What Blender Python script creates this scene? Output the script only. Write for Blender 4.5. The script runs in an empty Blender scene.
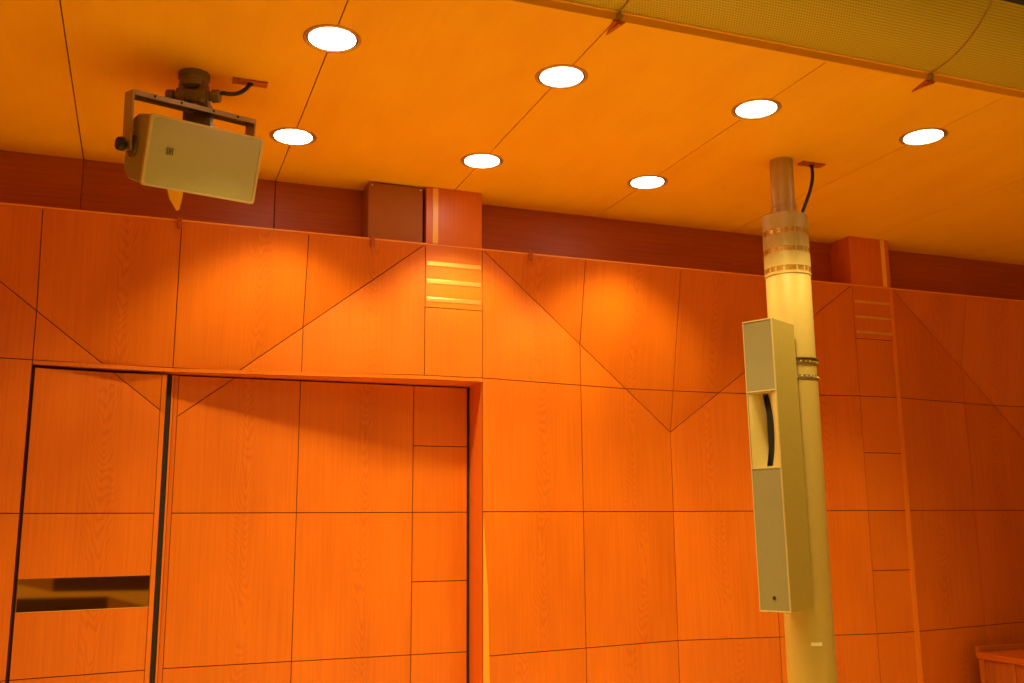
import bpy, bmesh, math, random
from mathutils import Vector, Matrix
random.seed(7)
scene = bpy.context.scene
COL = scene.collection
EYE = 1.65                      # eye level above the floor; heights below are written from eye level


def Z(z):
    return z + EYE


# ------------------------------------------------------------------ materials
def new_mat(name):
    m = bpy.data.materials.new(name)
    m.use_nodes = True
    nt = m.node_tree
    for n in list(nt.nodes):
        nt.nodes.remove(n)
    out = nt.nodes.new('ShaderNodeOutputMaterial')
    b = nt.nodes.new('ShaderNodeBsdfPrincipled')
    nt.links.new(b.outputs[0], out.inputs[0])
    return m, nt, b


def math_node(nt, op, a, b=None, c=None):
    n = nt.nodes.new('ShaderNodeMath')
    n.operation = op
    for i, v in enumerate((a, b, c)):
        if v is None:
            continue
        if isinstance(v, (int, float)):
            n.inputs[i].default_value = v
        else:
            nt.links.new(v, n.inputs[i])
    return n.outputs[0]


def mixcol(nt, fac, a, b):
    n = nt.nodes.new('ShaderNodeMix')
    n.data_type = 'RGBA'
    for i, v in ((0, fac), (6, a), (7, b)):
        if isinstance(v, (int, float)):
            n.inputs[i].default_value = v
        elif isinstance(v, tuple):
            n.inputs[i].default_value = (*v, 1)
        else:
            nt.links.new(v, n.inputs[i])
    return n.outputs[2]


def wood(name, light, dark, rough=.38, cath=.5, streak=.35, blotch=.2, scale=1.0, coat=0.0):
    """Veneer: u runs across the sheet (0 = middle), v along the grain."""
    m, nt, b = new_mat(name)
    uv = nt.nodes.new('ShaderNodeUVMap'); uv.uv_map = 'grain'
    sep = nt.nodes.new('ShaderNodeSeparateXYZ'); nt.links.new(uv.outputs[0], sep.inputs[0])
    u, v = sep.outputs[0], sep.outputs[1]
    # slow waviness
    comb = nt.nodes.new('ShaderNodeCombineXYZ')
    nt.links.new(math_node(nt, 'MULTIPLY', u, 6.0 * scale), comb.inputs[0])
    nt.links.new(math_node(nt, 'MULTIPLY', v, 1.6 * scale), comb.inputs[1])
    n1 = nt.nodes.new('ShaderNodeTexNoise'); n1.inputs['Scale'].default_value = 1.0; n1.inputs['Detail'].default_value = 2
    nt.links.new(comb.outputs[0], n1.inputs['Vector'])
    # cathedral arcs: contours of v - k*u^2
    u2 = math_node(nt, 'POWER', math_node(nt, 'ABSOLUTE', u), 1.7)
    f = math_node(nt, 'SUBTRACT', v, math_node(nt, 'MULTIPLY', u2, 15.0))
    f = math_node(nt, 'ADD', f, math_node(nt, 'MULTIPLY', n1.outputs[0], .75))
    s = math_node(nt, 'SINE', math_node(nt, 'MULTIPLY', f, 78.0))
    s = math_node(nt, 'MULTIPLY_ADD', s, .5, .5)
    s = math_node(nt, 'POWER', s, 2.0)
    near = math_node(nt, 'SUBTRACT', 1.0, math_node(nt, 'MULTIPLY', math_node(nt, 'ABSOLUTE', u), 4.6))
    near.node.use_clamp = True
    arcs = math_node(nt, 'MULTIPLY', math_node(nt, 'MULTIPLY', s, near), cath)
    # straight fine streaks
    comb2 = nt.nodes.new('ShaderNodeCombineXYZ')
    nt.links.new(math_node(nt, 'MULTIPLY', u, 60.0 * scale), comb2.inputs[0])
    nt.links.new(math_node(nt, 'MULTIPLY', v, 1.3 * scale), comb2.inputs[1])
    n2 = nt.nodes.new('ShaderNodeTexNoise'); n2.inputs['Scale'].default_value = 1.0; n2.inputs['Detail'].default_value = 5
    nt.links.new(comb2.outputs[0], n2.inputs['Vector'])
    comb3 = nt.nodes.new('ShaderNodeCombineXYZ')
    nt.links.new(math_node(nt, 'MULTIPLY', u, 3.2), comb3.inputs[0])
    nt.links.new(math_node(nt, 'MULTIPLY', v, 1.1), comb3.inputs[1])
    n3 = nt.nodes.new('ShaderNodeTexNoise'); n3.inputs['Scale'].default_value = 1.0; n3.inputs['Detail'].default_value = 1
    nt.links.new(comb3.outputs[0], n3.inputs['Vector'])
    a1 = math_node(nt, 'MULTIPLY', math_node(nt, 'SUBTRACT', n2.outputs[0], .35), streak * 2)
    a3 = math_node(nt, 'MULTIPLY', math_node(nt, 'SUBTRACT', n3.outputs[0], .4), blotch * 2)
    tone = nt.nodes.new('ShaderNodeAttribute'); tone.attribute_name = 'tone'
    tot = math_node(nt, 'ADD', math_node(nt, 'ADD', arcs, a1), math_node(nt, 'ADD', a3, tone.outputs['Fac']))
    tot.node.use_clamp = True
    nt.links.new(mixcol(nt, tot, light, dark), b.inputs['Base Color'])
    b.inputs['Roughness'].default_value = rough
    b.inputs['Coat Weight'].default_value = coat
    b.inputs['Coat Roughness'].default_value = .25
    return m


def plain(name, col, rough=.5, metal=0.0, noise=0.0, nscale=40.0, bump=0.0):
    m, nt, b = new_mat(name)
    if noise or bump:
        tc = nt.nodes.new('ShaderNodeTexCoord')
        n = nt.nodes.new('ShaderNodeTexNoise'); n.inputs['Scale'].default_value = nscale; n.inputs['Detail'].default_value = 3
        nt.links.new(tc.outputs['Object'], n.inputs['Vector'])
        d = tuple(c * (1 - noise) for c in col); l = tuple(min(1, c * (1 + noise)) for c in col)
        nt.links.new(mixcol(nt, n.outputs[0], d, l), b.inputs['Base Color'])
        if bump:
            bp = nt.nodes.new('ShaderNodeBump'); bp.inputs['Strength'].default_value = bump; bp.inputs['Distance'].default_value = .002
            nt.links.new(n.outputs[0], bp.inputs['Height']); nt.links.new(bp.outputs[0], b.inputs['Normal'])
    else:
        b.inputs['Base Color'].default_value = (*col, 1)
    b.inputs['Roughness'].default_value = rough
    b.inputs['Metallic'].default_value = metal
    return m


def perforated(name, col, hole, pitch=.012, rough=.45, metal=.3, size=.30):
    """Sheet with rows of round punched holes, laid out in the 'grain' map (metres)."""
    m, nt, b = new_mat(name)
    uv = nt.nodes.new('ShaderNodeUVMap'); uv.uv_map = 'grain'
    sep = nt.nodes.new('ShaderNodeSeparateXYZ'); nt.links.new(uv.outputs[0], sep.inputs[0])
    pu = math_node(nt, 'DIVIDE', sep.outputs[0], pitch)
    pv = math_node(nt, 'DIVIDE', sep.outputs[1], pitch)
    row = math_node(nt, 'MULTIPLY', math_node(nt, 'MODULO', math_node(nt, 'FLOOR', pv), 2.0), .5)
    fu = math_node(nt, 'SUBTRACT', math_node(nt, 'FRACT', math_node(nt, 'ADD', pu, row)), .5)
    fv = math_node(nt, 'SUBTRACT', math_node(nt, 'FRACT', pv), .5)
    d = math_node(nt, 'SQRT', math_node(nt, 'ADD', math_node(nt, 'MULTIPLY', fu, fu), math_node(nt, 'MULTIPLY', fv, fv)))
    h = math_node(nt, 'LESS_THAN', d, size)
    nt.links.new(mixcol(nt, h, col, hole), b.inputs['Base Color'])
    b.inputs['Roughness'].default_value = rough
    nt.links.new(math_node(nt, 'MULTIPLY', math_node(nt, 'SUBTRACT', 1.0, h), metal), b.inputs['Metallic'])
    return m


def glow(name, col, strength):
    m, nt, b = new_mat(name)
    b.inputs['Base Color'].default_value = (*col, 1)
    b.inputs['Emission Color'].default_value = (*col, 1)
    b.inputs['Emission Strength'].default_value = strength
    return m


M = dict(
    wall=wood('cherry_veneer', (.74, .162, .004), (.51, .084, .002), rough=.36, cath=.34, streak=.42, blotch=.34),
    fascia=wood('fascia_veneer', (.50, .105, .005), (.29, .046, .002), rough=.45, cath=.0, streak=.6, blotch=.3),
    ceil=wood('ceiling_veneer', (.97, .475, .004), (.87, .375, .003), rough=.5, cath=.0, streak=.26, blotch=.6, scale=.5),
    stripe=wood('pale_edge_strip', (.95, .34, .03), (.80, .20, .010), rough=.35, cath=0, streak=.3, blotch=.1),
    reveal=wood('reveal_veneer', (.80, .16, .010), (.6, .10, .006), rough=.4, cath=0, streak=.3, blotch=.1),
    gap=plain('joint_shadow_gap', (.10, .022, .004), .9),
    slot=plain('door_gap_seal', (.012, .008, .005), .8),
    floor=wood('oak_floor', (.90, .74, .27), (.84, .66, .22), rough=.4, cath=.2, streak=.4, blotch=.2),
    hall=plain('hall_plaster', (.72, .56, .26), .8, noise=.05, nscale=3),
    dark=plain('dark_void', (.035, .02, .01), .9),
    brass=plain('brass_inlay', (.95, .60, .16), .33, .85, .08, 30),
    mirror=plain('polished_brass', (.85, .62, .28), .03, 1.0),
    champagne=plain('champagne_paint', (.50, .33, .072), .45, .08, .05, 25),
    champagne_dark=plain('champagne_tube', (.48, .29, .05), .45, .1, .06, 25),
    bronze=plain('slotted_band_bronze', (.62, .30, .04), .3, .8, .25, 60),
    steel=plain('galvanised_clamp', (.35, .27, .14), .4, .8, .3, 80),
    box=plain('brown_cover_paint', (.38, .105, .006), .6, 0, .08, 8),
    cab=plain('khaki_cabinet_paint', (.38, .29, .10), .55, .0, .12, 60, .3),
    cabside=plain('array_cabinet_paint', (.38, .26, .04), .55, .0, .12, 60, .3),
    grille=plain('grille_cloth', (.265, .205, .085), .55, .1, .16, 190, .3),
    grille_pale=plain('pale_grille_cloth', (.46, .41, .19), .42, .15, .16, 190, .3),
    stripe_bright=wood('bright_edge_strip', (.98, .50, .06), (.9, .42, .04), rough=.3, cath=0, streak=.2, blotch=.1),
    ochre=plain('unseen_panel_ochre', (.95, .62, .10), .6), tan=plain('unseen_panel_tan', (.50, .22, .04), .6), umber=plain('unseen_panel_umber', (.10, .03, .008), .6),
    rim=plain('grille_rim', (.62, .46, .19), .4, .2),
    horn=plain('horn_mouth', (.56, .40, .12), .45, .1),
    black=plain('black_rubber', (.012, .010, .009), .5),
    cast=plain('cast_bracket_paint', (.20, .135, .05), .45, .3, .2, 70, .4),
    yoke=plain('yoke_paint', (.42, .29, .12), .42, .25, .1, 50),
    perf=perforated('perforated_gold_sheet', (.60, .43, .032), (.37, .235, .013), pitch=.017, rough=.5, metal=.25, size=.30),
    seam=plain('seam_strip', (.45, .24, .05), .45, .3),
    lamp=glow('lamp_glass', (1.0, .93, .72), 30.0),
    ring=plain('downlight_ring', (.55, .28, .05), .35, .6),
    groove=plain('downlight_groove', (.05, .03, .015), .6),
    white=plain('white_tag', (.8, .72, .55), .6),
)


# ------------------------------------------------------------------ mesh builder
WORLD = {}                      # where each object's origin stands


class MB:
    def __init__(s):
        s.v = []; s.f = []; s.uv = []; s.mi = []; s.tone = []; s.sm = []

    def poly(s, pts, uvs=None, mi=0, tone=0.0, smooth=False):
        i = len(s.v)
        s.v += [tuple(p) for p in pts]
        s.f.append(tuple(range(i, i + len(pts))))
        s.uv.append(uvs or box_uv(pts)); s.mi.append(mi); s.tone.append(tone); s.sm.append(smooth)

    def box(s, lo, hi, mat=None, mi=0, tone=0.0, horizontal=False):
        x0, y0, z0 = lo; x1, y1, z1 = hi
        P = [Vector(p) for p in ((x0, y0, z0), (x1, y0, z0), (x1, y1, z0), (x0, y1, z0), (x0, y0, z1), (x1, y0, z1), (x1, y1, z1), (x0, y1, z1))]
        if mat is not None:
            P = [mat @ p for p in P]
        for q in ((0, 1, 5, 4), (1, 2, 6, 5), (2, 3, 7, 6), (3, 0, 4, 7), (4, 5, 6, 7), (3, 2, 1, 0)):
            pts = [P[k] for k in q]
            s.poly(pts, box_uv(pts, horizontal), mi, tone)

    def prism(s, pts, off, mi=0, tone=0.0, uvs=None, side_uv=None):
        """pts: front outline (counter-clockwise seen from the front), off: vector to the back."""
        off = Vector(off); pts = [Vector(p) for p in pts]
        s.poly(pts, uvs, mi, tone)
        n = len(pts)
        s.poly([p + off for p in reversed(pts)], None, mi, tone)
        for k in range(n):
            a, b = pts[k], pts[(k + 1) % n]
            s.poly([a, a + off, b + off, b], None, mi, tone)

    def grid(s, rows, closed_u=False, mi=0, uvs=None, smooth=True):
        n = len(rows[0])
        for r in range(len(rows) - 1):
            for k in range(n if closed_u else n - 1):
                k2 = (k + 1) % n
                pts = [rows[r][k], rows[r][k2], rows[r + 1][k2], rows[r + 1][k]]
                uu = None
                if uvs:
                    uu = [uvs[r][k], uvs[r][k + 1], uvs[r + 1][k + 1], uvs[r + 1][k]]
                s.poly(pts, uu, mi, 0, smooth)

    def lathe(s, prof, mat=None, seg=40, mi=0, cap=True):
        rows = []
        for r, z in prof:
            ring = [Vector((r * math.cos(2 * math.pi * k / seg), r * math.sin(2 * math.pi * k / seg), z)) for k in range(seg)]
            rows.append([mat @ p for p in ring] if mat is not None else ring)
        s.grid(rows, True, mi)
        if cap:
            if prof[0][0] > 1e-5: s.poly(list(reversed(rows[0])), None, mi)
            if prof[-1][0] > 1e-5: s.poly(rows[-1], None, mi)

    def tube(s, pts, r, seg=12, mi=0):
        pts = [Vector(p) for p in pts]; rows = []
        up = Vector((0, 0, 1))
        for i, p in enumerate(pts):
            t = (pts[min(i + 1, len(pts) - 1)] - pts[max(i - 1, 0)]).normalized()
            a = t.cross(up)
            if a.length < .05: a = t.cross(Vector((1, 0, 0)))
            a.normalize(); b = t.cross(a)
            rows.append([p + r * (math.cos(2 * math.pi * k / seg) * a + math.sin(2 * math.pi * k / seg) * b) for k in range(seg)])
        s.grid(rows, True, mi)
        s.poly(rows[0], None, mi); s.poly(list(reversed(rows[-1])), None, mi)

    def build(s, name, mats, parent=None, loc=None, bevel=0, weld=True):
        me = bpy.data.meshes.new(name)
        loc = Vector(loc) if loc is not None else Vector((0, 0, 0))
        me.from_pydata([tuple(Vector(v) - loc) for v in s.v], [], s.f)
        if not isinstance(mats, (list, tuple)): mats = [mats]
        for m in mats: me.materials.append(m)
        uvl = me.uv_layers.new(name='grain')
        at = me.attributes.new('tone', 'FLOAT', 'FACE')
        for i, p in enumerate(me.polygons):
            p.material_index = s.mi[i]; p.use_smooth = s.sm[i]
            at.data[i].value = s.tone[i]
            for k, li in enumerate(p.loop_indices):
                uvl.data[li].uv = s.uv[i][k]
        if weld:
            bm = bmesh.new(); bm.from_mesh(me)
            bmesh.ops.remove_doubles(bm, verts=bm.verts, dist=1e-5)
            bmesh.ops.recalc_face_normals(bm, faces=bm.faces)
            bm.to_mesh(me); bm.free()
            if any(s.sm): me.set_sharp_from_angle(angle=math.radians(32))
        o = bpy.data.objects.new(name, me)
        COL.objects.link(o)
        WORLD[o.name] = loc
        if parent is not None: o.parent = parent
        o.location = loc - (WORLD[parent.name] if parent is not None else Vector((0, 0, 0)))
        if bevel:
            md = o.modifiers.new('bevel', 'BEVEL'); md.width = bevel; md.segments = 2
            md.limit_method = 'ANGLE'; md.angle_limit = math.radians(40)
        return o


def box_uv(pts, horizontal=False):
    p = [Vector(q) for q in pts]
    n = (p[1] - p[0]).cross(p[2] - p[0]) if len(p) > 2 else Vector((0, 0, 1))
    if n.length < 1e-12 and len(p) > 3: n = (p[2] - p[1]).cross(p[3] - p[1])
    a = [abs(c) for c in n]
    if a[2] >= a[0] and a[2] >= a[1]: uv = [(q.x, q.y) for q in p]
    elif a[1] >= a[0]: uv = [(q.x, q.z) for q in p]
    else: uv = [(q.y, q.z) for q in p]
    if horizontal: uv = [(v, u) for u, v in uv]
    return [(u + .5, v) for u, v in uv]


def tag(o, label, cat, group=None):
    o['label'] = label; o['category'] = cat
    if group: o['group'] = group
    return o


def structure(o):
    o['kind'] = 'structure'
    return o


def thing(name, loc, label, cat, group=None):
    o = bpy.data.objects.new(name, None)
    o.empty_display_size = .1
    COL.objects.link(o); o.location = loc
    WORLD[o.name] = Vector(loc)
    return tag(o, label, cat, group)


# ------------------------------------------------------------------ the folded, panelled back wall
Y0, DEP = 7.08, .28
ZT, ZA = 2.13, .75                                   # top edge and fold apex height
HALF = 1.8
MODS = [(-5.69, -2.095), (-1.63, 1.965), (2.43, 6.03), (6.49, 10.09)]
PILS = [(-2.095, -1.63), (1.965, 2.43), (6.03, 6.49)]
ROWS = [-1.65, -.97, .08, 1.10, ZT]


def facet(mod):
    c = (mod[0] + mod[1]) / 2; h = (mod[1] - mod[0]) / 2
    return lambda x, z: Y0 + DEP * max(0, min((ZT - z) / (ZT - ZA), 1 - abs(x - c) / h))


def clip(poly, a, b, c):
    """keep a*x + b*z <= c"""
    out = []
    for i in range(len(poly)):
        p, q = poly[i], poly[(i + 1) % len(poly)]
        dp, dq = a * p[0] + b * p[1] - c, a * q[0] + b * q[1] - c
        if dp <= 0: out.append(p)
        if (dp < 0 < dq) or (dq < 0 < dp):
            t = dp / (dp - dq)
            out.append((p[0] + t * (q[0] - p[0]), p[1] + t * (q[1] - p[1])))
    return out


def inset(poly, g):
    out = poly
    n = len(poly)
    for i in range(n):
        p, q = poly[i], poly[(i + 1) % n]
        dx, dz = q[0] - p[0], q[1] - p[1]
        L = math.hypot(dx, dz)
        if L < 1e-6: continue
        a, b = dz / L, -dx / L                        # outward normal of a counter-clockwise outline
        out = clip(out, a, b, a * p[0] + b * p[1] - g)
        if len(out) < 3: return []
    return out


wall = MB()
GAP = .0032


def add_panel(mb, poly, yf, cx, voff, tone, mi=0, gap=GAP, th=.024, back=True):
    """one veneer board: outline in (x, z), front face on the surface y = yf(x, z)"""
    q = inset(poly, gap)
    if len(q) >= 3:
        pts = [(x, yf(x, z), Z(z)) for x, z in q]
        mb.prism(pts, (0, th, 0), mi, tone, [(x - cx, z + voff) for x, z in q])
    if back and len(poly) >= 3:
        mb.poly([(x, yf(x, z) + .010, Z(z)) for x, z in poly], None, 1)


def rect(x0, x1, z0, z1):
    return [(x0, z0), (x1, z0), (x1, z1), (x0, z1)]


def panel_cells(mb, x0, x1, z0, z1, mod, only=None, voff=None, yf=None, gap=GAP):
    c = (mod[0] + mod[1]) / 2; h = (mod[1] - mod[0]) / 2; k = (ZT - ZA) / h
    yf = yf or facet(mod)
    voff = random.uniform(0, 9) if voff is None else voff
    tone = random.uniform(-.10, .14)
    cx = (x0 + x1) / 2 + random.uniform(-.12, .12)
    base = rect(x0, x1, z0, z1)
    # the fold line on this half: z = ZA + k*|x-c|
    if (x0 + x1) / 2 < c:
        a, b, cc = -k, -1.0, -(ZA + k * c)            # above: z >= ZA + k(c-x)
    else:
        a, b, cc = k, -1.0, -(ZA - k * c)
    up = clip(base, a, b, cc)
    dn = clip(base, -a, -b, -cc)
    for pl in (up, dn):
        ar = abs(sum(pl[i][0] * pl[(i + 1) % len(pl)][1] - pl[(i + 1) % len(pl)][0] * pl[i][1] for i in range(len(pl)))) / 2 if len(pl) > 2 else 0
        if ar > 1e-4:
            add_panel(mb, pl, yf, cx, voff, tone, gap=gap)


OPEN = 1.07                                           # head of the door opening
DX0, DX1 = -.725, .135                                # hinged door
for mod in MODS:
    c = (mod[0] + mod[1]) / 2; q = (mod[1] - mod[0]) / 4
    xs = [mod[0], mod[0] + q, c, c + q, mod[1]]
    for i in range(4):
        vo = random.uniform(0, 9)
        for r in range(4):
            if mod is MODS[1] and i >= 1 and r < 3:
                continue                              # the opening
            z0 = ROWS[r]
            panel_cells(wall, xs[i], xs[i + 1], z0, ROWS[r + 1], mod, voff=vo)
for (x0, x1) in PILS:
    zs = [-1.65, -1.48, -.97, -.44, .08, .59, 1.10, 1.63, ZT]
    for r in range(len(zs) - 1):
        if x0 == 1.965 and zs[r] < 1.09:
            continue
        add_panel(wall, rect(x0, x1, zs[r], zs[r + 1]), lambda x, z: Y0, (x0 + x1) / 2 + .3, random.uniform(0, 9), random.uniform(-.25, -.1))

# head of the opening: lipping under the boards, soffit and right-hand reveal
f1 = facet(MODS[1])
hx = [-.728, .167, 1.965, 2.43]


def fy(x):
    return f1(x, 1.1) if x < 1.965 else Y0


YB = 7.47
for a, b in zip(hx[:-1], hx[1:]):
    A = [(a, fy(a), Z(OPEN)), (b, fy(b), Z(OPEN)), (b, fy(b), Z(1.098)), (a, fy(a), Z(1.098))]
    wall.prism(A, (0, .02, 0), 0, -.1, [(p[0] + .4, p[2]) for p in A])
    S = [(a, fy(a), Z(OPEN)), (a, YB, Z(OPEN)), (b, YB, Z(OPEN)), (b, fy(b), Z(OPEN))]
    wall.poly(S, [(p[1] + .4, p[0]) for p in S], 2)
    B2 = [(a, fy(a) + .02, Z(1.10)), (b, fy(b) + .02, Z(1.10)), (b, YB, Z(1.10)), (a, YB, Z(1.10))]
    wall.poly(B2, None, 1)
R = [(2.4275, Y0 + .0, Z(OPEN)), (2.4275, Y0 + .0, Z(-1.65)), (2.4275, YB, Z(-1.65)), (2.4275, YB, Z(OPEN))]
wall.poly(R, [(p[1] + .4, p[2]) for p in R], 2)
# reveal at the hinge side of the door
yl = f1(-.728, 0)
R = [(-.730, yl, Z(OPEN)), (-.730, yl, Z(-1.65)), (-.730, YB, Z(-1.65)), (-.730, YB, Z(OPEN))]
wall.poly(R, [(p[1] + .4, p[2]) for p in R], 1)
# ledge on top of the wall and its solid back
wall.box((-5.69, Y0 + .001, Z(ZT) - .012), (10.5, 7.36, Z(ZT) + .006), tone=.1, horizontal=True)
wall.box((-5.69, YB, Z(-1.65)), (10.5, YB + .1, Z(2.75)), mi=1)
# end strip on the far right up to the side wall
add_panel(wall, rect(10.09, 10.5, -1.65, ZT), lambda x, z: Y0, 10.3, 0, 0)
wall_back = structure(wall.build('wall_back', [M['wall'], M['gap'], M['reveal']], weld=False))

tl = MB(); tl.box((-5.69, Y0 - .004, Z(ZT) - .004), (10.09, Y0 + .012, Z(ZT) + .0065), horizontal=True)
tl.build('top_highlight', M['stripe'], wall_back)  # pale strip paints the highlight along the wall's top edge
# light patch on the opening's corner, put in as a pale tapering strip
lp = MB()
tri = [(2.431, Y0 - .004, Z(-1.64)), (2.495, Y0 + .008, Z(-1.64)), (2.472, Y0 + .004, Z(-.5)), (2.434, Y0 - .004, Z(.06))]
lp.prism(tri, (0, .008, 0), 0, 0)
stripe1 = lp.build('corner_strip', M['stripe'], wall_back)
# pale strip down the right edge of the far pilaster
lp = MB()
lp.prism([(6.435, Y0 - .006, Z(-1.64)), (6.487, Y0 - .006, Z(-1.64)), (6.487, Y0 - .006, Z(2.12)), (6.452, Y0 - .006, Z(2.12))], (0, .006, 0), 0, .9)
lp.build('corner_strip', M['stripe'], wall_back)
# brass strips let into the heads of the pilasters
for (x0, x1) in PILS:
    for zc in (1.978, 1.836, 1.693):
        s = MB(); hh = .017 if x0 < 4 else .011
        s.box((x0 + .012, Y0 - .004, Z(zc) - hh), (x1 - .012, Y0 + .004, Z(zc) + hh))
        o = s.build('brass_strip', M['brass'], wall_back, bevel=.002)

# ------------------------------------------------------------------ fascia above the wall, in the cove
fa = MB()
JX = [.84 + 1.3615 * k for k in range(-5, 8)]
edges = [-5.7] + [j for j in JX if -5.6 < j < 10.4] + [10.5]
FY = 7.35
for a, b in zip(edges[:-1], edges[1:]):
    vo = random.uniform(0, 9)
    g = .004 if abs(a - .84) < .01 or abs(b - .84) < .01 else 0
    q = [(a + g, ZT), (b - g, ZT), (b - g, 2.60), (a + g, 2.60)]
    fa.prism([(x, FY, Z(z)) for x, z in q], (0, .02, 0), 0, random.uniform(-.1, .1), [(z + .5 + vo, x) for x, z in q])
fa.box((-5.7, FY + .012, Z(ZT)), (10.5, FY + .03, Z(2.62)), mi=1)
structure(fa.build('wall_upper', [M['fascia'], M['gap']], weld=False))

# upper blocks of the pilasters
for n, (x0, x1) in enumerate(PILS):
    t = MB()
    t.box((x0 + .003, Y0 + .003, Z(ZT) + .008), (x1 - .003, FY - .001, Z(2.598)), tone=.05)
    o = structure(t.build('trim_%d' % (n + 1), M['wall'], bevel=.003))
    s = MB()  # paler upright strip on the front of the block
    xa = x0 + .055 if n < 2 else x1 - .095
    s.box((xa, Y0 - .001, Z(ZT) + .012), (xa + .045, Y0 + .006, Z(2.594)))
    s.build('pale_edge_strip', M['stripe_bright'], o, bevel=.002)

# ------------------------------------------------------------------ ceiling
CE = MB()
YE = 4.25
ced = [-5.7] + [j for j in JX if -5.6 < j < 10.4] + [10.5]
for a, b in zip(ced[:-1], ced[1:]):
    vo = random.uniform(0, 9); cx = (a + b) / 2 + random.uniform(-.2, .2)
    x0, x1 = a + .004, b - .004
    pts = [(x0, FY + .02, Z(2.6)), (x1, FY + .02, Z(2.6)), (x1, YE + .012, Z(2.6)), (x0, YE + .012, Z(2.6))]
    CE.prism(pts, (0, 0, .02), 0, random.uniform(-.06, .06), [(p[0] - cx + vo, p[1] + vo) for p in pts])
CE.box((-5.7, YE, Z(2.612)), (10.5, FY + .15, Z(2.66)), mi=1)
ceiling = structure(CE.build('ceiling', [M['ceil'], M['gap']], weld=False))
# timber lip along the ceiling's free edge
t = MB()
t.box((-5.7, YE - .002, Z(2.598)), (10.5, YE + .016, Z(2.642)), horizontal=True)
structure(t.build('trim_4', M['ceil'], bevel=.002))

# ------------------------------------------------------------------ rest of the room (behind and beside the camera)
f = MB()
nb = 60
for k in range(nb):
    y0 = -6 + k * (13.6 / nb); y1 = y0 + 13.6 / nb - .003
    pts = [(-5.7, y0, 0), (10.5, y0, 0), (10.5, y1, 0), (-5.7, y1, 0)]
    vo = random.uniform(0, 9)
    f.prism(pts, (0, 0, -.02), 0, random.uniform(-.1, .2), [(p[1] - y0 + .3, p[0] + vo) for p in pts])
f.box((-5.7, -6, -.06), (10.5, 7.6, -.01), mi=1)
structure(f.build('floor', [M['floor'], M['gap']], weld=False))
HC = 7.2
for nm, lo, hi in (('wall_left', (-5.85, -6, 0), (-5.7, 7.6, HC)), ('wall_right', (10.5, -6, 0), (10.65, 7.6, HC)), ('wall_front', (-5.85, -6.15, 0), (10.65, -6, HC))):
    w = MB(); w.box(lo, hi); structure(w.build(nm, M['hall']))
w = MB(); w.box((-5.85, -6.15, HC), (10.65, 7.7, HC + .1)); structure(w.build('ceiling.001', M['hall']))
w = MB(); w.box((-5.7, 4.05, Z(2.95)), (10.5, 4.15, HC)); structure(w.build('wall_gallery', M['dark']))

pf = MB()  # unseen added panel, shaped for the pattern mirrored in the grip plate
U = lambda u, w: (2.07 + 2.33 * u, -5.62, Z(-.965 - .613 * w))
for mi, pts in ((0, [(-1.2, .0), (.0, .15), (.25, .40), (1.0, .50), (2.2, .55), (2.2, 1.0), (1.0, 1.0), (.68, .62), (.0, .55), (-1.2, .5)]),
                (1, [(-1.2, -.4), (.25, -.4), (.25, .40), (.0, .15), (-1.2, .0)]), (2, [(.25, -.4), (2.2, -.4), (2.2, .55), (1.0, .5), (.25, .40)]),
                (2, [(-1.2, .5), (.0, .55), (.68, .62), (.68, 1.117), (-1.2, 1.117)]), (1, [(.68, .62), (1.0, 1.0), (2.2, 1.0), (2.2, 1.117), (.68, 1.117)])):
    pf.prism([U(*p) for p in pts], (0, -.3, 0), mi)
structure(pf.build('trim_5', [M['ochre'], M['tan'], M['umber']], weld=False))  # not a trim: the added unseen panel mirrored in the grip plate

# ------------------------------------------------------------------ door 1: the folded leaf with the polished grip
d = MB()
RC = .008
dy = lambda x, z: f1(x, z) + RC if z < ZA + (ZT - ZA) / 1.7975 * abs(x - .1675) else f1(x, z) + RC
vo = 3.3
cols = [(DX0 + .011, .100)]
zr = [-1.63, -.97, .08, 1.052]
k = (ZT - ZA) / 1.7975; c1 = .1675
for r in range(3):
    base = rect(cols[0][0], cols[0][1], zr[r], zr[r + 1])
    up = clip(base, -k, -1, -(ZA + k * c1)); dn = clip(base, k, 1, (ZA + k * c1))
    tone = random.uniform(0, .1)
    for pl in (up, dn):
        if len(pl) > 2:
            add_panel(d, pl, lambda x, z: f1(x, z) + RC, -.25, vo, tone)
# closing stile
st = rect(.100, .133, -1.63, 1.052)
up = clip(st, -k, -1, -(ZA + k * c1)); dn = clip(st, k, 1, (ZA + k * c1))
for pl in (up, dn):
    if len(pl) > 2: add_panel(d, pl, lambda x, z: f1(x, z) + RC - .001, .5, 1, -.15, gap=.001)
door1 = structure(d.build('door_1', [M['wall'], M['gap']], weld=False))
h = MB()
gx0, gx1, gz0, gz1 = DX0 + .016, .098, -.556, -.340
yf = lambda x: f1(x, -.4) + RC - .003
pts = [(gx0, yf(gx0), Z(gz0)), (gx1, yf(gx1), Z(gz0)), (gx1, yf(gx1), Z(gz1)), (gx0, yf(gx0), Z(gz1))]
h.prism(pts, (0, .02, 0))
h.build('grip_plate', M['mirror'], door1, bevel=.003)
# dark seals either side of the leaf
for xa, xb, sm_ in ((-.729, DX0 + .008, 'gap'), (.137, .168, 'slot')):
    s = MB()
    s.box((xa, f1(xa, 0) + .03, Z(-1.65)), (xb, YB - .01, Z(1.062)))
    s.build('seal', M[sm_], door1)

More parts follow.
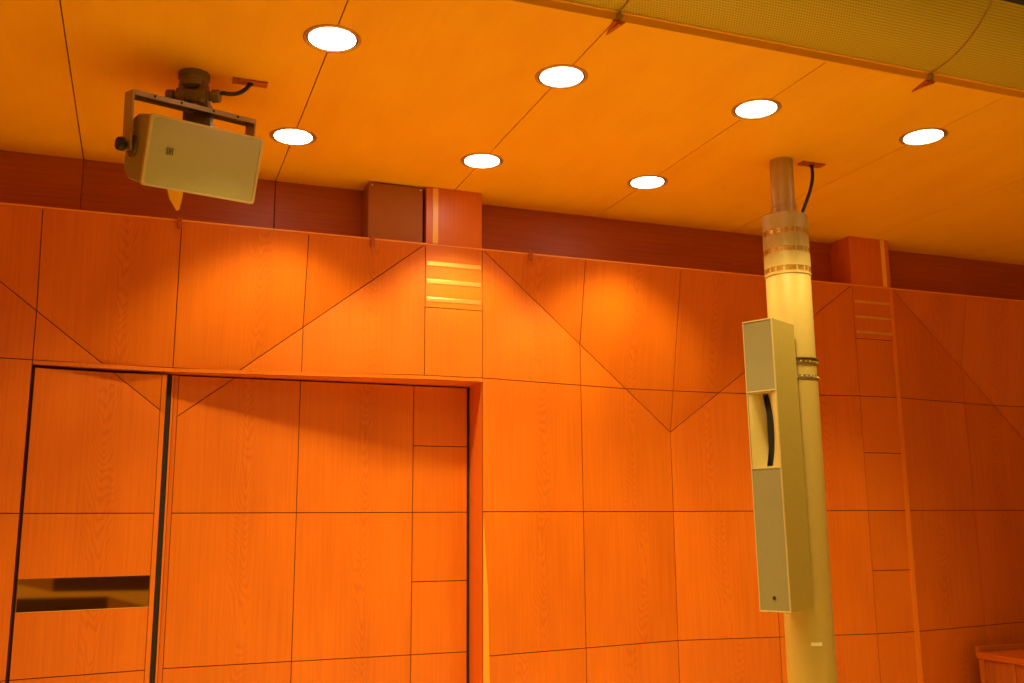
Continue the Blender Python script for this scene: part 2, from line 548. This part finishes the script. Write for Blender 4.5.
# ------------------------------------------------------------------ door 2: the big flat sliding leaf in the recess
RY = 7.385
d2 = MB()
xs2 = [.215, 1.085, 1.965, 2.405]
for i in range(3):
    vo = random.uniform(0, 9)
    zz = [-1.64, -.97, .08, 1.06] if i < 2 else [-1.64, -1.48, -.97, -.44, .08, .59, 1.06]
    cx = (xs2[i] + xs2[i + 1]) / 2 + (.06 if i < 2 else .4)
    for r in range(len(zz) - 1):
        base = rect(xs2[i], xs2[i + 1], zz[r], zz[r + 1])
        if i == 0 and zz[r + 1] > ZA:
            up = clip(base, k, -1, -(ZA - k * .2)); dn = clip(base, -k, 1, (ZA - k * .2))
            pls = (up, dn)
        else:
            pls = (base,)
        tn = random.uniform(-.05, .08)
        for pl in pls:
            if len(pl) > 2: add_panel(d2, pl, lambda x, z: RY, cx, vo, tn)
add_panel(d2, rect(.186, .215, -1.64, 1.06), lambda x, z: RY - .002, .7, 1, .25, gap=.001)
door2 = structure(d2.build('door_2', [M['wall'], M['gap']], weld=False))
s = MB(); s.box((2.406, RY + .01, Z(-1.65)), (2.4265, YB - .01, Z(1.062))); s.build('seal', M['slot'], door2)
s = MB(); s.box((.170, RY - .004, Z(-1.65)), (.184, YB - .01, Z(1.062))); s.build('guide_rail', M['reveal'], door2)

# ------------------------------------------------------------------ cover box beside the near pilaster
b = MB(); b.box((1.512, 7.10, Z(ZT) + .008), (1.945, FY - .002, Z(2.590)))
cb = b.build('cover_box', M['box'], bevel=.006)
tag(cb, 'smooth brown cover box on the wall top, left of the near pilaster block', 'box')
for xx in (1.54, 1.925):
    s = MB(); s.lathe([(.006, 0), (.006, .003), (.0, .004)], Matrix.Translation((xx, 7.10, Z(2.57))) @ Matrix.Rotation(math.pi / 2, 4, 'X'), 12)
    s.build('screw', M['white'], cb)

# clips on the wall's top edge
for x, lab in ((.152, 'small wooden clip hooked over the wall top, left of the cover box'),
               (1.545, 'small wooden clip on the wall top directly under the cover box'),
               (2.84, 'small wooden clip on the wall top, right of the near pilaster')):
    s = MB()
    yy = Y0 - .022
    s.box((x - .016, yy, Z(ZT) - .065), (x + .016, yy + .016, Z(ZT) + .018), horizontal=True)
    s.box((x - .016, yy + .010, Z(ZT) + .007), (x + .016, yy + .10, Z(ZT) + .018), horizontal=True)
    s.box((x - .009, yy - .006, Z(ZT) - .05), (x + .009, yy + .002, Z(ZT) - .03))
    o = s.build('wall_clip', M['fascia'], loc=(x, Y0 - .014, Z(ZT)), bevel=.002)
    tag(o, lab, 'clip', 'clips on the wall top')

# ------------------------------------------------------------------ recessed downlights
LX = [.838, 2.199, 3.562, 4.921]
spots = [(LX[0], 4.955), (LX[1], 4.955), (LX[2], 4.955), (LX[3], 4.955), (LX[0], 6.412), (LX[1], 6.412), (LX[2], 6.412)]
lab = ['round downlight nearest the hanging loudspeaker in the row by the gold canopy',
       'round downlight in the canopy-side row, second along from the loudspeaker',
       'round downlight in the canopy-side row, just left of the gold column',
       'round downlight right of the gold column, last of the canopy-side row',
       'small round downlight beside the loudspeaker in the row nearest the wall',
       'small round downlight above the near pilaster in the row nearest the wall',
       'small round downlight left of the gold column in the row nearest the wall']
proto = thing('recessed_downlight', (spots[0][0], spots[0][1], Z(2.6)), lab[0], 'ceiling light', 'round downlights in the timber ceiling')
T = Matrix.Translation((spots[0][0], spots[0][1], Z(2.6)))
s = MB(); s.lathe([(.141, -.001), (.141, -.007), (.152, -.008), (.157, -.004), (.157, .004)], T, 64, cap=False)
s.build('trim_ring', M['ring'], proto, loc=T.translation)
s = MB(); s.lathe([(.125, -.002), (.1415, -.002)], T, 64, cap=False)
s.build('shadow_groove', M['groove'], proto, loc=T.translation)
s = MB(); s.lathe([(.127, .002), (.127, -.005), (.10, -.009), (.05, -.011), (0.0, -.012)], T, 64)
s.build('lamp_glass', M['lamp'], proto, loc=T.translation)
kids = [o for o in COL.objects if o.parent is proto]
for i, (x, y) in enumerate(spots[1:], 1):
    c = proto.copy(); COL.objects.link(c); c.location = (x, y, Z(2.6)); c['label'] = lab[i]
    for kd in kids:
        q = kd.copy(); COL.objects.link(q); q.parent = c

# ------------------------------------------------------------------ gold column
CX, CY = 4.270, 5.675
col = thing('support_column', (CX, CY, 0), 'tall round gold column with slotted collars rising from floor to ceiling', 'column')
Cm = Matrix.Translation((CX, CY, 0))
s = MB(); s.lathe([(.160, 0), (.160, Z(.95)), (.1565, Z(.955)), (.156, Z(2.15)), (.151, Z(2.162))], Cm, 64)
s.build('shaft', M['champagne'], col, loc=(CX, CY, 0))
s = MB(); s.lathe([(.085, Z(2.155)), (.085, Z(2.24)), (.0875, Z(2.242)), (.0875, Z(2.248)), (.083, Z(2.25)), (.083, Z(2.599))], Cm, 48)
s.build('pipe', M['champagne_dark'], col, loc=(CX, CY, 0))
# collars: solid sleeves with a slotted bronze ring between them
zb = [2.030, 1.893, 1.752]
sl = [(2.046, 2.165), (1.909, 2.014), (1.768, 1.877), (1.712, 1.736)]
for a, b in sl:
    s = MB(); s.lathe([(.156, Z(a)), (.1615, Z(a) + .003), (.1615, Z(b) - .003), (.156, Z(b))], Cm, 64)
    s.build('sleeve', M['champagne'], col, loc=(CX, CY, 0))
for zc in zb:
    s = MB(); s.lathe([(.1555, Z(zc) - .018), (.158, Z(zc) - .0175), (.158, Z(zc) + .0175), (.1555, Z(zc) + .018)], Cm, 64)
    rg = s.build('slotted_ring', M['bronze'], col, loc=(CX, CY, 0))
    s = MB()
    for kk in range(20):
        if kk % 4 == 1: continue
        a = 2 * math.pi * kk / 20 + .1 + (.06 if kk % 3 == 0 else 0)
        Mx = Cm @ Matrix.Rotation(a, 4, 'Z') @ Matrix.Translation((.155, 0, Z(zc)))
        s.box((0, -.006, -.018), (.0062, .006, .018), Mx)
    s.build('spacer', M['champagne'], rg, loc=(CX, CY, 0))
for zc in (1.080, .975):
    s = MB()
    s.lathe([(.156, Z(zc) - .013), (.165, Z(zc) - .013), (.165, Z(zc) + .013), (.156, Z(zc) + .013)], Cm, 64)
    o = s.build('clamp_ring', M['steel'], col, loc=(CX, CY, 0))
    s = MB()
    for kk in range(30):
        a = 2 * math.pi * kk / 30
        Mx = Cm @ Matrix.Rotation(a, 4, 'Z') @ Matrix.Translation((.164, 0, Z(zc))) @ Matrix.Rotation(math.pi / 2, 4, 'Y')
        s.lathe([(.008, 0), (.008, .004), (.004, .007)], Mx, 8)
    s.build('stud', M['champagne'], o, loc=(CX, CY, 0))
s = MB()
s.lathe([(.156, Z(1.100)), (.176, Z(1.102)), (.176, Z(1.110)), (.156, Z(1.112))], Cm, 64)
s.build('flange', M['steel'], col, loc=(CX, CY, 0))
s = MB()
a = math.radians(-112)
Mx = Cm @ Matrix.Rotation(a, 4, 'Z') @ Matrix.Translation((.1603, 0, Z(-.80)))
s.box((-.002, -.035, -.012), (.0015, .035, .010), Mx)
s.build('sticker', M['white'], col, loc=(CX, CY, 0))
s = MB()
s.lathe([(.168, 0), (.23, 0), (.23, .012), (.17, .02), (.16, .03)], Cm, 48)
s.build('base_flange', M['champagne'], col, loc=(CX, CY, 0))


# cable feeds: a cover plate in the ceiling with a black lead
def bez(p, n=16):
    out = []
    for i in range(n + 1):
        t = i / n
        q = [Vector(v) for v in p]
        while len(q) > 1: q = [q[j].lerp(q[j + 1], t) for j in range(len(q) - 1)]
        out.append(q[0])
    return out


def cable_plate(x, y, label):
    th_ = thing('cable_outlet', (x, y, Z(2.6)), label, 'cable outlet')
    s = MB(); s.box((x - .10, y - .035, Z(2.588)), (x + .10, y + .035, Z(2.5995)), horizontal=True)
    s.build('cover_plate', M['fascia'], th_, loc=(x, y, Z(2.6)), bevel=.002)
    s = MB(); s.lathe([(.018, -.022), (.018, -.010)], Matrix.Translation((x, y, Z(2.6))), 16)
    s.build('gland', M['black'], th_, loc=(x, y, Z(2.6)))
    return th_


cable_plate(4.52, 5.65, 'wooden cover plate in the ceiling beside the gold column')
cable_plate(.475, 5.65, 'wooden cover plate in the ceiling beside the hanging loudspeaker')
s = MB(); s.tube(bez([(4.52, 5.65, Z(2.585)), (4.54, 5.64, Z(2.45)), (4.42, 5.60, Z(2.30)), (4.350, 5.59, Z(2.155))]), .0125)
o = s.build('power_cable', M['black'], loc=(4.52, 5.65, Z(2.585)))
tag(o, 'black cable dropping from the ceiling plate into the gold column top', 'cable')
s = MB(); s.tube(bez([(.475, 5.65, Z(2.585)), (.43, 5.63, Z(2.50)), (.37, 5.60, Z(2.475)), (.311, 5.587, Z(2.478))]), .0125)
o = s.build('speaker_cable', M['black'], loc=(.475, 5.65, Z(2.585)))
tag(o, 'black cable looping from the ceiling plate to the loudspeaker mount', 'cable')

# ------------------------------------------------------------------ slim column loudspeaker clamped to the gold column
al = math.radians(-127.2 - 25)
nv = Vector((math.cos(al), math.sin(al), 0))
rv = Vector((0, 0, 1)).cross(nv)                       # to the right seen from the front
W2, DP = .106, .35
base = Vector((CX, CY, 0)) + nv * (.168 + .02)
F = Matrix(((rv.x, -nv.x, 0, base.x), (rv.y, -nv.y, 0, base.y), (0, 0, 1, 0), (0, 0, 0, 1)))   # local: x right, y into the cabinet, z up
F = F @ Matrix.Translation((.012, 0, Z(.4))) @ Matrix.Rotation(-.011, 4, 'Y') @ Matrix.Translation((0, 0, -Z(.4)))
zt, zm1, zm0, zb_ = Z(1.325), Z(.845), Z(.338), Z(-.572)
fb = -(DP - .02)                                       # front plane in local y
arr = thing('column_loudspeaker', (base.x, base.y, zb_), 'tall slim khaki column loudspeaker clamped to the gold column', 'loudspeaker')
L = (base.x, base.y, zb_)
s = MB()
# shell with the horn bay open at the front
s.box((-W2, fb + .010, zm1), (W2, 0, zt), F)
s.box((-W2, fb + .010, zb_), (W2, 0, zm0), F)
s.box((-W2, fb + .17, zm0), (W2, 0, zm1), F)
for sx in (-1, 1):
    s.box((min(sx * W2, sx * (W2 - .008)), fb + .010, zm0), (max(sx * W2, sx * (W2 - .008)), fb + .17, zm1), F)
s.build('cabinet', M['cabside'], arr, loc=L, bevel=.002)
for a, b in ((zm1, zt), (zb_, zm0)):
    s = MB()
    P = [F @ Vector(p) for p in ((-W2 + .004, fb, a + .004), (W2 - .004, fb, a + .004), (W2 - .004, fb, b - .004), (-W2 + .004, fb, b - .004))]
    s.prism(P, F.to_3x3() @ Vector((0, .012, 0)), uvs=[(0, 0), (.2, 0), (.2, b - a), (0, b - a)])
    s.build('grille', M['grille'], arr, loc=L, bevel=.002)
# thin pale frame lines between the sections
for zz in (zm1, zm0, zt - .003, zb_ + .003):
    s = MB(); s.box((-W2 - .001, fb - .003, zz - .004), (W2 + .001, fb + .011, zz + .004), F)
    s.build('frame_line', M['rim'], arr, loc=L)
for sx in (-1, 1):
    s = MB(); x = sx * (W2 + .0005); s.box((min(x, x - sx * .005), fb - .002, zb_), (max(x, x - sx * .005), fb + .012, zt), F)
    s.build('edge_frame', M['rim'], arr, loc=L)
# curved horn cheeks either side of a black slot
for sx in (-1, 1):
    rows = []
    for j in range(21):
        z = zm0 + .004 + (zm1 - zm0 - .008) * j / 20
        tt = math.sin(math.pi * j / 20)
        row = []
        for i in range(13):
            a = i / 12                                     # 0 outer edge, 1 at the slot
            x = sx * (W2 - .007 - a * (W2 - .007 - .021))
            y = fb + .004 + .11 * a ** 1.8 * (.45 + .55 * tt)
            row.append(F @ Vector((x, y, z)))
        rows.append(row)
    s = MB(); s.grid(rows); s.build('horn_cheek', M['horn'], arr, loc=L)
s = MB(); s.box((-.0215, fb + .10, zm0 + .004), (.0215, fb + .168, zm1 - .004), F); s.build('horn_slot', M['black'], arr, loc=L)
for za_, zb2 in ((zm1 - .012, zm1 - .003), (zm0 + .003, zm0 + .010)):
    s = MB(); s.box((-W2 + .008, fb + .003, za_), (W2 - .008, fb + .16, zb2), F)
    s.build('horn_end', M['horn'], arr, loc=L)
s = MB(); s.lathe([(.011, 0), (.011, .004), (.004, .006)], F @ Matrix.Translation((0, fb, zb_ + .085)) @ Matrix.Rotation(math.pi / 2, 4, 'X'), 20); s.build('badge', M['black'], arr, loc=L)
for zz in (Z(1.02), Z(-.3)):
    s = MB(); s.box((-.05, -.001, zz - .04), (.05, .045, zz + .04), F); s.build('bracket', M['cast'], arr, loc=L, bevel=.003)
for sx in (-.05, .07):
    s = MB(); s.box((sx - .012, fb + .01, zb_ - .006), (sx + .012, fb + .04, zb_), F); s.build('foot', M['cast'], arr, loc=L)

# ------------------------------------------------------------------ hanging loudspeaker in its yoke
pc = Vector((.163, 5.69, 2.095))                          # pivot centre, height from eye level
v = pc.normalized()
n0 = -v
camr = Vector((math.cos(.3614), -math.sin(.3614), 0))
camr = (camr - v * camr.dot(v)).normalized()
upv = camr.cross(v).normalized()
ro = math.radians(-12.5)
a1 = (camr * math.cos(ro) + upv * math.sin(ro)).normalized()
u1 = (upv * math.cos(ro) - camr * math.sin(ro)).normalized()
tw = math.radians(27)
ax = a1 * math.cos(tw) - n0 * math.sin(tw)
nn = n0 * math.cos(tw) + a1 * math.sin(tw)
PC = Vector((pc.x, pc.y, Z(pc.z)))
S = Matrix(((ax.x, -nn.x, u1.x, PC.x), (ax.y, -nn.y, u1.y, PC.y), (ax.z, -nn.z, u1.z, PC.z), (0, 0, 0, 1)))  # x right, y back, z up
mount_top = (.158, 5.66, Z(2.6))
sp = thing('hanging_loudspeaker', mount_top, 'boxy khaki loudspeaker tilted in a yoke under the timber ceiling', 'loudspeaker')
L = mount_top
w, hgt, dp = .345, .192, .17
# cabinet: rounded, tapering to the back
prof = [(-dp + .012, 1.0, 1.0), (-dp + .05, 1.0, 1.0), (.02, .99, .96), (.11, .95, .80), (.16, .90, .62), (.175, .86, .52)]


def rrect(hw, hh, r, n=6):
    pts = []
    for cx_, cz_, a0 in ((hw - r, hh - r, 0), (-hw + r, hh - r, 90), (-hw + r, -hh + r, 180), (hw - r, -hh + r, 270)):
        for i in range(n + 1):
            a = math.radians(a0 + 90 * i / n)
            pts.append((cx_ + r * math.cos(a), cz_ + r * math.sin(a)))
    return pts


s = MB(); rows = []
for y, fx, fz in prof:
    rows.append([S @ Vector((x, y, z)) for x, z in rrect(w * fx, hgt * fz, .022)])
s.grid(rows, True); s.poly(rows[0]); s.poly(list(reversed(rows[-1])))
cab = s.build('cabinet', M['cab'], sp, loc=L)
# pale front rim
s = MB()
o1 = rrect(w + .006, hgt + .004, .02); i1 = rrect(w - .012, hgt - .008, .016)
ya, yb = -dp - .004, -dp + .016
rows = [[S @ Vector((x, yb, z)) for x, z in o1], [S @ Vector((x, ya, z)) for x, z in o1], [S @ Vector((x, ya, z)) for x, z in i1], [S @ Vector((x, yb, z)) for x, z in i1]]
s.grid(rows, True, smooth=False)
s.build('front_rim', M['rim'], sp, loc=L, bevel=.002)
# bowed grille
rows, uvs = [], []
for j in range(13):
    zz = (hgt - .008) * (2 * j / 12 - 1); row, ur = [], []
    for i in range(25):
        xx = (w - .012) * (2 * i / 24 - 1)
        bow = .012 * (1 - (xx / w) ** 4) * (1 - (zz / hgt) ** 6)
        row.append(S @ Vector((xx, -dp + .002 - bow, zz))); ur.append((xx, zz))
    rows.append(row); uvs.append(ur)
s = MB(); s.grid(rows, uvs=uvs); gr = s.build('grille', M['grille_pale'], sp, loc=L)
# badge: a small square outline with a dot
s = MB()
bx, bz, by = -.218, .012, -dp - .0125
for q in ((-.017, -.017, .017, -.0145), (-.017, .0145, .017, .017), (-.017, -.017, -.0145, .017), (.0145, -.017, .017, .017), (-.005, -.006, .007, .006)):
    s.box((bx + q[0], by - .002, bz + q[1]), (bx + q[2], by + .004, bz + q[3]), S)
s.build('badge', M['cast'], gr, loc=L)
# yoke: flat bar bent round the cabinet
yk = MB()
SC = S
S = S @ Matrix.Rotation(math.radians(-13), 4, 'X')
arm, top_, bw, bt = w + .030, .292, .050, .010
yk.box((-arm - bt, -bw, -.03), (-arm, bw, top_ + bt), S)
yk.box((arm, -bw, -.03), (arm + bt, bw, top_ + bt), S)
yk.box((-arm, -bw, top_), (arm, bw, top_ + bt), S)
yk.box((-arm, -bw - .004, top_ - .018), (arm, -bw, top_ + bt), S)
yk.box((-arm, bw, top_ - .018), (arm, bw + .004, top_ + bt), S)
ln = MB()
ln.box((-arm + .004, -bw + .004, top_ - .004), (arm - .004, bw - .004, top_ - .0005), S)  # dark sheet paints the shade on the underside of the bar
yo = yk.build('yoke', M['yoke'], sp, loc=L, bevel=.004)
for xx in (-.26, -.10, .10, .26):
    s = MB()
    s.lathe([(.007, 0), (.007, .003)], S @ Matrix.Translation((xx, -bw - .004, top_ - .002)) @ Matrix.Rotation(math.pi / 2, 4, 'X'), 12)
    s.build('bolt', M['black'], yo, loc=L)
for sx in (-1, 1):
    s = MB(); Mx = S @ Matrix.Translation((sx * (arm + bt), 0, 0)) @ Matrix.Rotation(sx * math.pi / 2, 4, 'Y')
    big = 1 if sx < 0 else .65
    s.lathe([(.018, 0), (.018, .016 * big), (.036 * big, .018 * big), (.040 * big, .03 * big), (.036 * big, .048 * big), (.01, .05 * big)], Mx, 14)
    s.build('knob', M['black'], yo, loc=L)
ln.build('underside_shade', M['cast'], yo, loc=L)
S = SC
# quadrant plates between cabinet and yoke
for sx in (-1, 1):
    s = MB(); Mx = S @ Matrix.Translation((sx * (w - .006), 0, 0)) @ Matrix.Rotation(sx * math.pi / 2, 4, 'Y')
    s.lathe([(.06, 0), (.06, .016), (.05, .022), (.02, .028)], Mx, 28)
    s.build('pivot_plate', M['cast'], cab, loc=L)
# swivel mount between ceiling and yoke
ty = S @ Vector((0, 0, top_ + bt))
mx, my = mount_top[0], mount_top[1]
s = MB(); s.lathe([(.090, Z(2.599)), (.090, Z(2.565)), (.083, Z(2.56)), (.080, Z(2.535)), (.086, Z(2.53)), (.086, Z(2.51)), (.05, Z(2.50))], Matrix.Translation((mx, my, 0)), 40)
s.build('ceiling_flange', M['cast'], sp, loc=L)
s = MB()
ang = math.radians(-20)
Hx = Matrix.Translation((mx, my - .02, Z(2.455))) @ Matrix.Rotation(ang, 4, 'Z') @ Matrix.Rotation(math.pi / 2, 4, 'Y')
s.lathe([(.034, -.155), (.038, -.15), (.038, -.11), (.026, -.108), (.026, -.09), (.05, -.088), (.052, -.03), (.046, -.027), (.046, .027), (.052, .03), (.05, .088), (.026, .09), (.026, .108), (.038, .11), (.038, .15), (.034, .155)], Hx, 28)
s.build('swivel_barrel', M['cast'], sp, loc=L)
s = MB()
Bx = Matrix.Translation((mx, my - .02, 0)) @ Matrix.Rotation(ang, 4, 'Z')
s.box((-.075, -.04, Z(2.40)), (-.045, .05, Z(2.53)), Bx); s.box((.045, -.04, Z(2.40)), (.075, .05, Z(2.53)), Bx)
s.box((-.08, .065, Z(2.25)), (.085, .125, Z(2.425)), Bx)
s.lathe([(.03, 0), (.03, .012), (.018, .014)], Bx @ Matrix.Translation((0, -.011, Z(2.38))) @ Matrix.Rotation(math.pi / 2, 4, 'X'), 6)
s.box((-.08, -.01, Z(2.395)), (.085, .125, Z(2.43)), Bx)
s.build('swivel_block', M['cast'], sp, loc=L, bevel=.004)
# pointed orange shape under the cabinet
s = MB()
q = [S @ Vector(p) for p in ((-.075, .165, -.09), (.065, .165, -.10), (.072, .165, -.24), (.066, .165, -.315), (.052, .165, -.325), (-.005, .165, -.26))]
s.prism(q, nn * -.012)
s.build('lower_wedge', M['ceil'], sp, loc=L)

# ------------------------------------------------------------------ perforated gold canopy beyond the ceiling edge
arc = [(4.232, 2.646)]
ccy, ccz, cr = 4.21, 3.245, .600
a_end = math.atan2(2.866 - ccz, 3.755 - ccy)
a0 = math.radians(-91.0)
a_end = -math.pi + math.asin((ccz - 2.866) / cr)
for i in range(25):
    a = a0 + (a_end - a0) * i / 24
    arc.append((ccy + cr * math.cos(a), ccz + cr * math.sin(a)))
sx_ = [-5.7, -4.08, -1.98, .12, 2.222, 4.31, 6.41, 8.5, 10.5]
labs = {2.222: 'perforated gold canopy panel between the two curved seams',
        .12: 'perforated gold canopy panel left of the first curved seam',
        4.31: 'perforated gold canopy panel at the right, past the second seam'}
for a, b in zip(sx_[:-1], sx_[1:]):
    if a not in labs: continue
    s = MB(); dist = [0]
    for p, q in zip(arc[:-1], arc[1:]): dist.append(dist[-1] + math.hypot(q[0] - p[0], q[1] - p[1]))
    nx = 2
    rows = [[Vector((a + .004 + (b - a - .008) * i / nx, y, Z(z))) for i in range(nx + 1)] for y, z in arc]
    uvs = [[(a + (b - a) * i / nx + 10, d_ + 1) for i in range(nx + 1)] for d_ in dist]
    s.grid(rows, uvs=uvs)
    yb2 = [(y + .012 * (ccy - y) / cr, z + .012 * (ccz - z) / cr) for y, z in arc]
    rows2 = [[Vector((a + .004 + (b - a - .008) * i / nx, y, Z(z))) for i in range(nx + 1)] for y, z in yb2]
    s.grid(rows2, uvs=uvs)
    for j in range(len(arc) - 1):
        for i in (0, nx): s.poly([rows[j][i], rows[j + 1][i], rows2[j + 1][i], rows2[j][i]])
    for i in range(nx):
        for j in (0, -1): s.poly([rows[j][i], rows[j][i + 1], rows2[j][i + 1], rows2[j][i]])
    o = s.build('canopy_panel', M['perf'], loc=((a + b) / 2, YE, Z(2.646)))
    tag(o, labs[a], 'canopy panel', 'perforated canopy panels')
    e = MB(); e.box((a + .004, YE - .022, Z(2.640)), (b - .004, YE - .003, Z(2.646)))
    e.build('folded_edge', M['stripe_bright'], o, loc=((a + b) / 2, YE, Z(2.646)))
    if a < 4:
        e = MB()
        e.tube([(b - .004, y - .003, Z(z) - .003) for y, z in arc], .006, 8)
        e.build('seam_edge', M['seam'], o, loc=((a + b) / 2, YE, Z(2.646)))
for x, lb in ((2.222, 'small triangular bracket at the foot of the left canopy seam'), (4.31, 'small triangular bracket at the foot of the right canopy seam')):
    th_ = thing('mounting_bracket', (x, YE, Z(2.6)), lb, 'bracket', 'canopy brackets')
    s = MB()
    pts = [(x, YE - .014, Z(2.640)), (x, YE - .018, Z(2.570)), (x, YE + .02, Z(2.576)), (x, YE + .10, Z(2.590)), (x, YE + .10, Z(2.597)), (x, YE - .004, Z(2.597))]
    s.prism([Vector(p) + Vector((-.010, 0, 0)) for p in pts], (.020, 0, 0))
    s.prism([(x - .035, YE - .006, Z(2.588)), (x, YE + .15, Z(2.588)), (x + .035, YE - .006, Z(2.588))], (0, 0, .0105))
    s.build('plate', M['fascia'], th_, loc=(x, YE, Z(2.6)), bevel=.002)
    s = MB(); s.lathe([(.018, 0), (.018, .012), (.009, .016)], Matrix.Translation((x, YE - .008, Z(2.62))) @ Matrix.Rotation(math.pi / 2, 4, 'X'), 16)
    s.build('bolt', M['yoke'], th_, loc=(x, YE, Z(2.6)))

# ------------------------------------------------------------------ timber counter at the right
kx = 7.055; kz = Z(-1.17)
ct = thing('wooden_counter', (kx, 6.2, 0), 'low reddish wooden counter standing against the wall at lower right', 'counter')
L = (kx, 6.2, 0)
s = MB(); s.box((kx + .02, 5.42, 0), (9.2, 7.02, kz - .05), tone=.2); s.build('body', M['fascia'], ct, loc=L, bevel=.003)
s = MB(); s.box((kx, 5.4, kz - .05), (9.2, 7.02, kz), horizontal=True, tone=.8); s.build('top', M['wall'], ct, loc=L, bevel=.006)
s = MB(); s.box((kx + .03, 7.02, kz - .05), (9.2, 7.06, kz + .045), horizontal=True); s.build('upstand', M['fascia'], ct, loc=L, bevel=.004)
for yy in (6.95, 6.62, 6.0, 5.44):
    s = MB(); s.box((kx + .006, yy, 0), (kx + .022, yy + .05, kz - .052)); s.build('stile', M['fascia'], ct, loc=L, bevel=.002)

# ------------------------------------------------------------------ lights
WARM = (1.0, .88, .40)


def spot(x, y, z, power, ang, blend, size=.09, rot=(0, 0, 0), col=WARM):
    l = bpy.data.lights.new('downlight_beam', 'SPOT')
    l.energy = power; l.spot_size = math.radians(ang); l.spot_blend = blend; l.shadow_soft_size = size; l.color = col
    o = bpy.data.objects.new('downlight_beam', l); COL.objects.link(o); o.location = (x, y, z); o.rotation_euler = rot
    return o


for i, (x, y) in enumerate(spots):
    spot(x, y, Z(2.6) - .03, 405, 112, .45)


def area(x, y, z, sx, sy, power, rot=(0, 0, 0), col=WARM):
    l = bpy.data.lights.new('hall_fill_light', 'AREA'); l.shape = 'RECTANGLE'; l.size = sx; l.size_y = sy; l.energy = power; l.color = col
    o = bpy.data.objects.new('hall_fill_light', l); COL.objects.link(o); o.location = (x, y, z); o.rotation_euler = rot
    return o


HALLC = (1.0, .94, .46)
for x, y, p in ((1.8, 1.3, 105), (3.7, 1.3, 120), (2.3, -3, 85)):  # unseen fill lamps, added to brighten the ceiling, wall and canopy
    area(x, y, HC - .05, 1.2, 1.2, p, col=HALLC)

w_ = bpy.data.worlds.new('world'); scene.world = w_; w_.use_nodes = True
w_.node_tree.nodes['Background'].inputs[0].default_value = (.02, .012, .006, 1)
w_.node_tree.nodes['Background'].inputs[1].default_value = 0.3

# ------------------------------------------------------------------ camera
pi_, ya_, ro_, fpx = 0.183125, 0.361404, -0.0070790, 975.92
fw = Vector((math.sin(ya_) * math.cos(pi_), math.cos(ya_) * math.cos(pi_), math.sin(pi_)))
rt = Vector((math.cos(ya_), -math.sin(ya_), 0)); up_ = rt.cross(fw)
r2 = rt * math.cos(ro_) + up_ * math.sin(ro_); u2_ = -rt * math.sin(ro_) + up_ * math.cos(ro_)
cd = bpy.data.cameras.new('camera'); cam = bpy.data.objects.new('camera', cd); COL.objects.link(cam)
cam.matrix_world = Matrix(((r2.x, u2_.x, -fw.x, 0), (r2.y, u2_.y, -fw.y, 0), (r2.z, u2_.z, -fw.z, EYE), (0, 0, 0, 1)))
cd.sensor_fit = 'HORIZONTAL'; cd.sensor_width = 36; cd.lens = 36 * fpx / 1024
cd.clip_start = .05
scene.camera = cam

scene.view_settings.view_transform = 'Standard'
scene.view_settings.look = 'None'
scene.view_settings.gamma = 1
scene.view_settings.use_curve_mapping = False
scene.view_settings.exposure = -1.06
scene.cycles.use_denoising = True
scene.cycles.max_bounces = 12
scene.cycles.diffuse_bounces = 8
scene.cycles.sample_clamp_indirect = 6
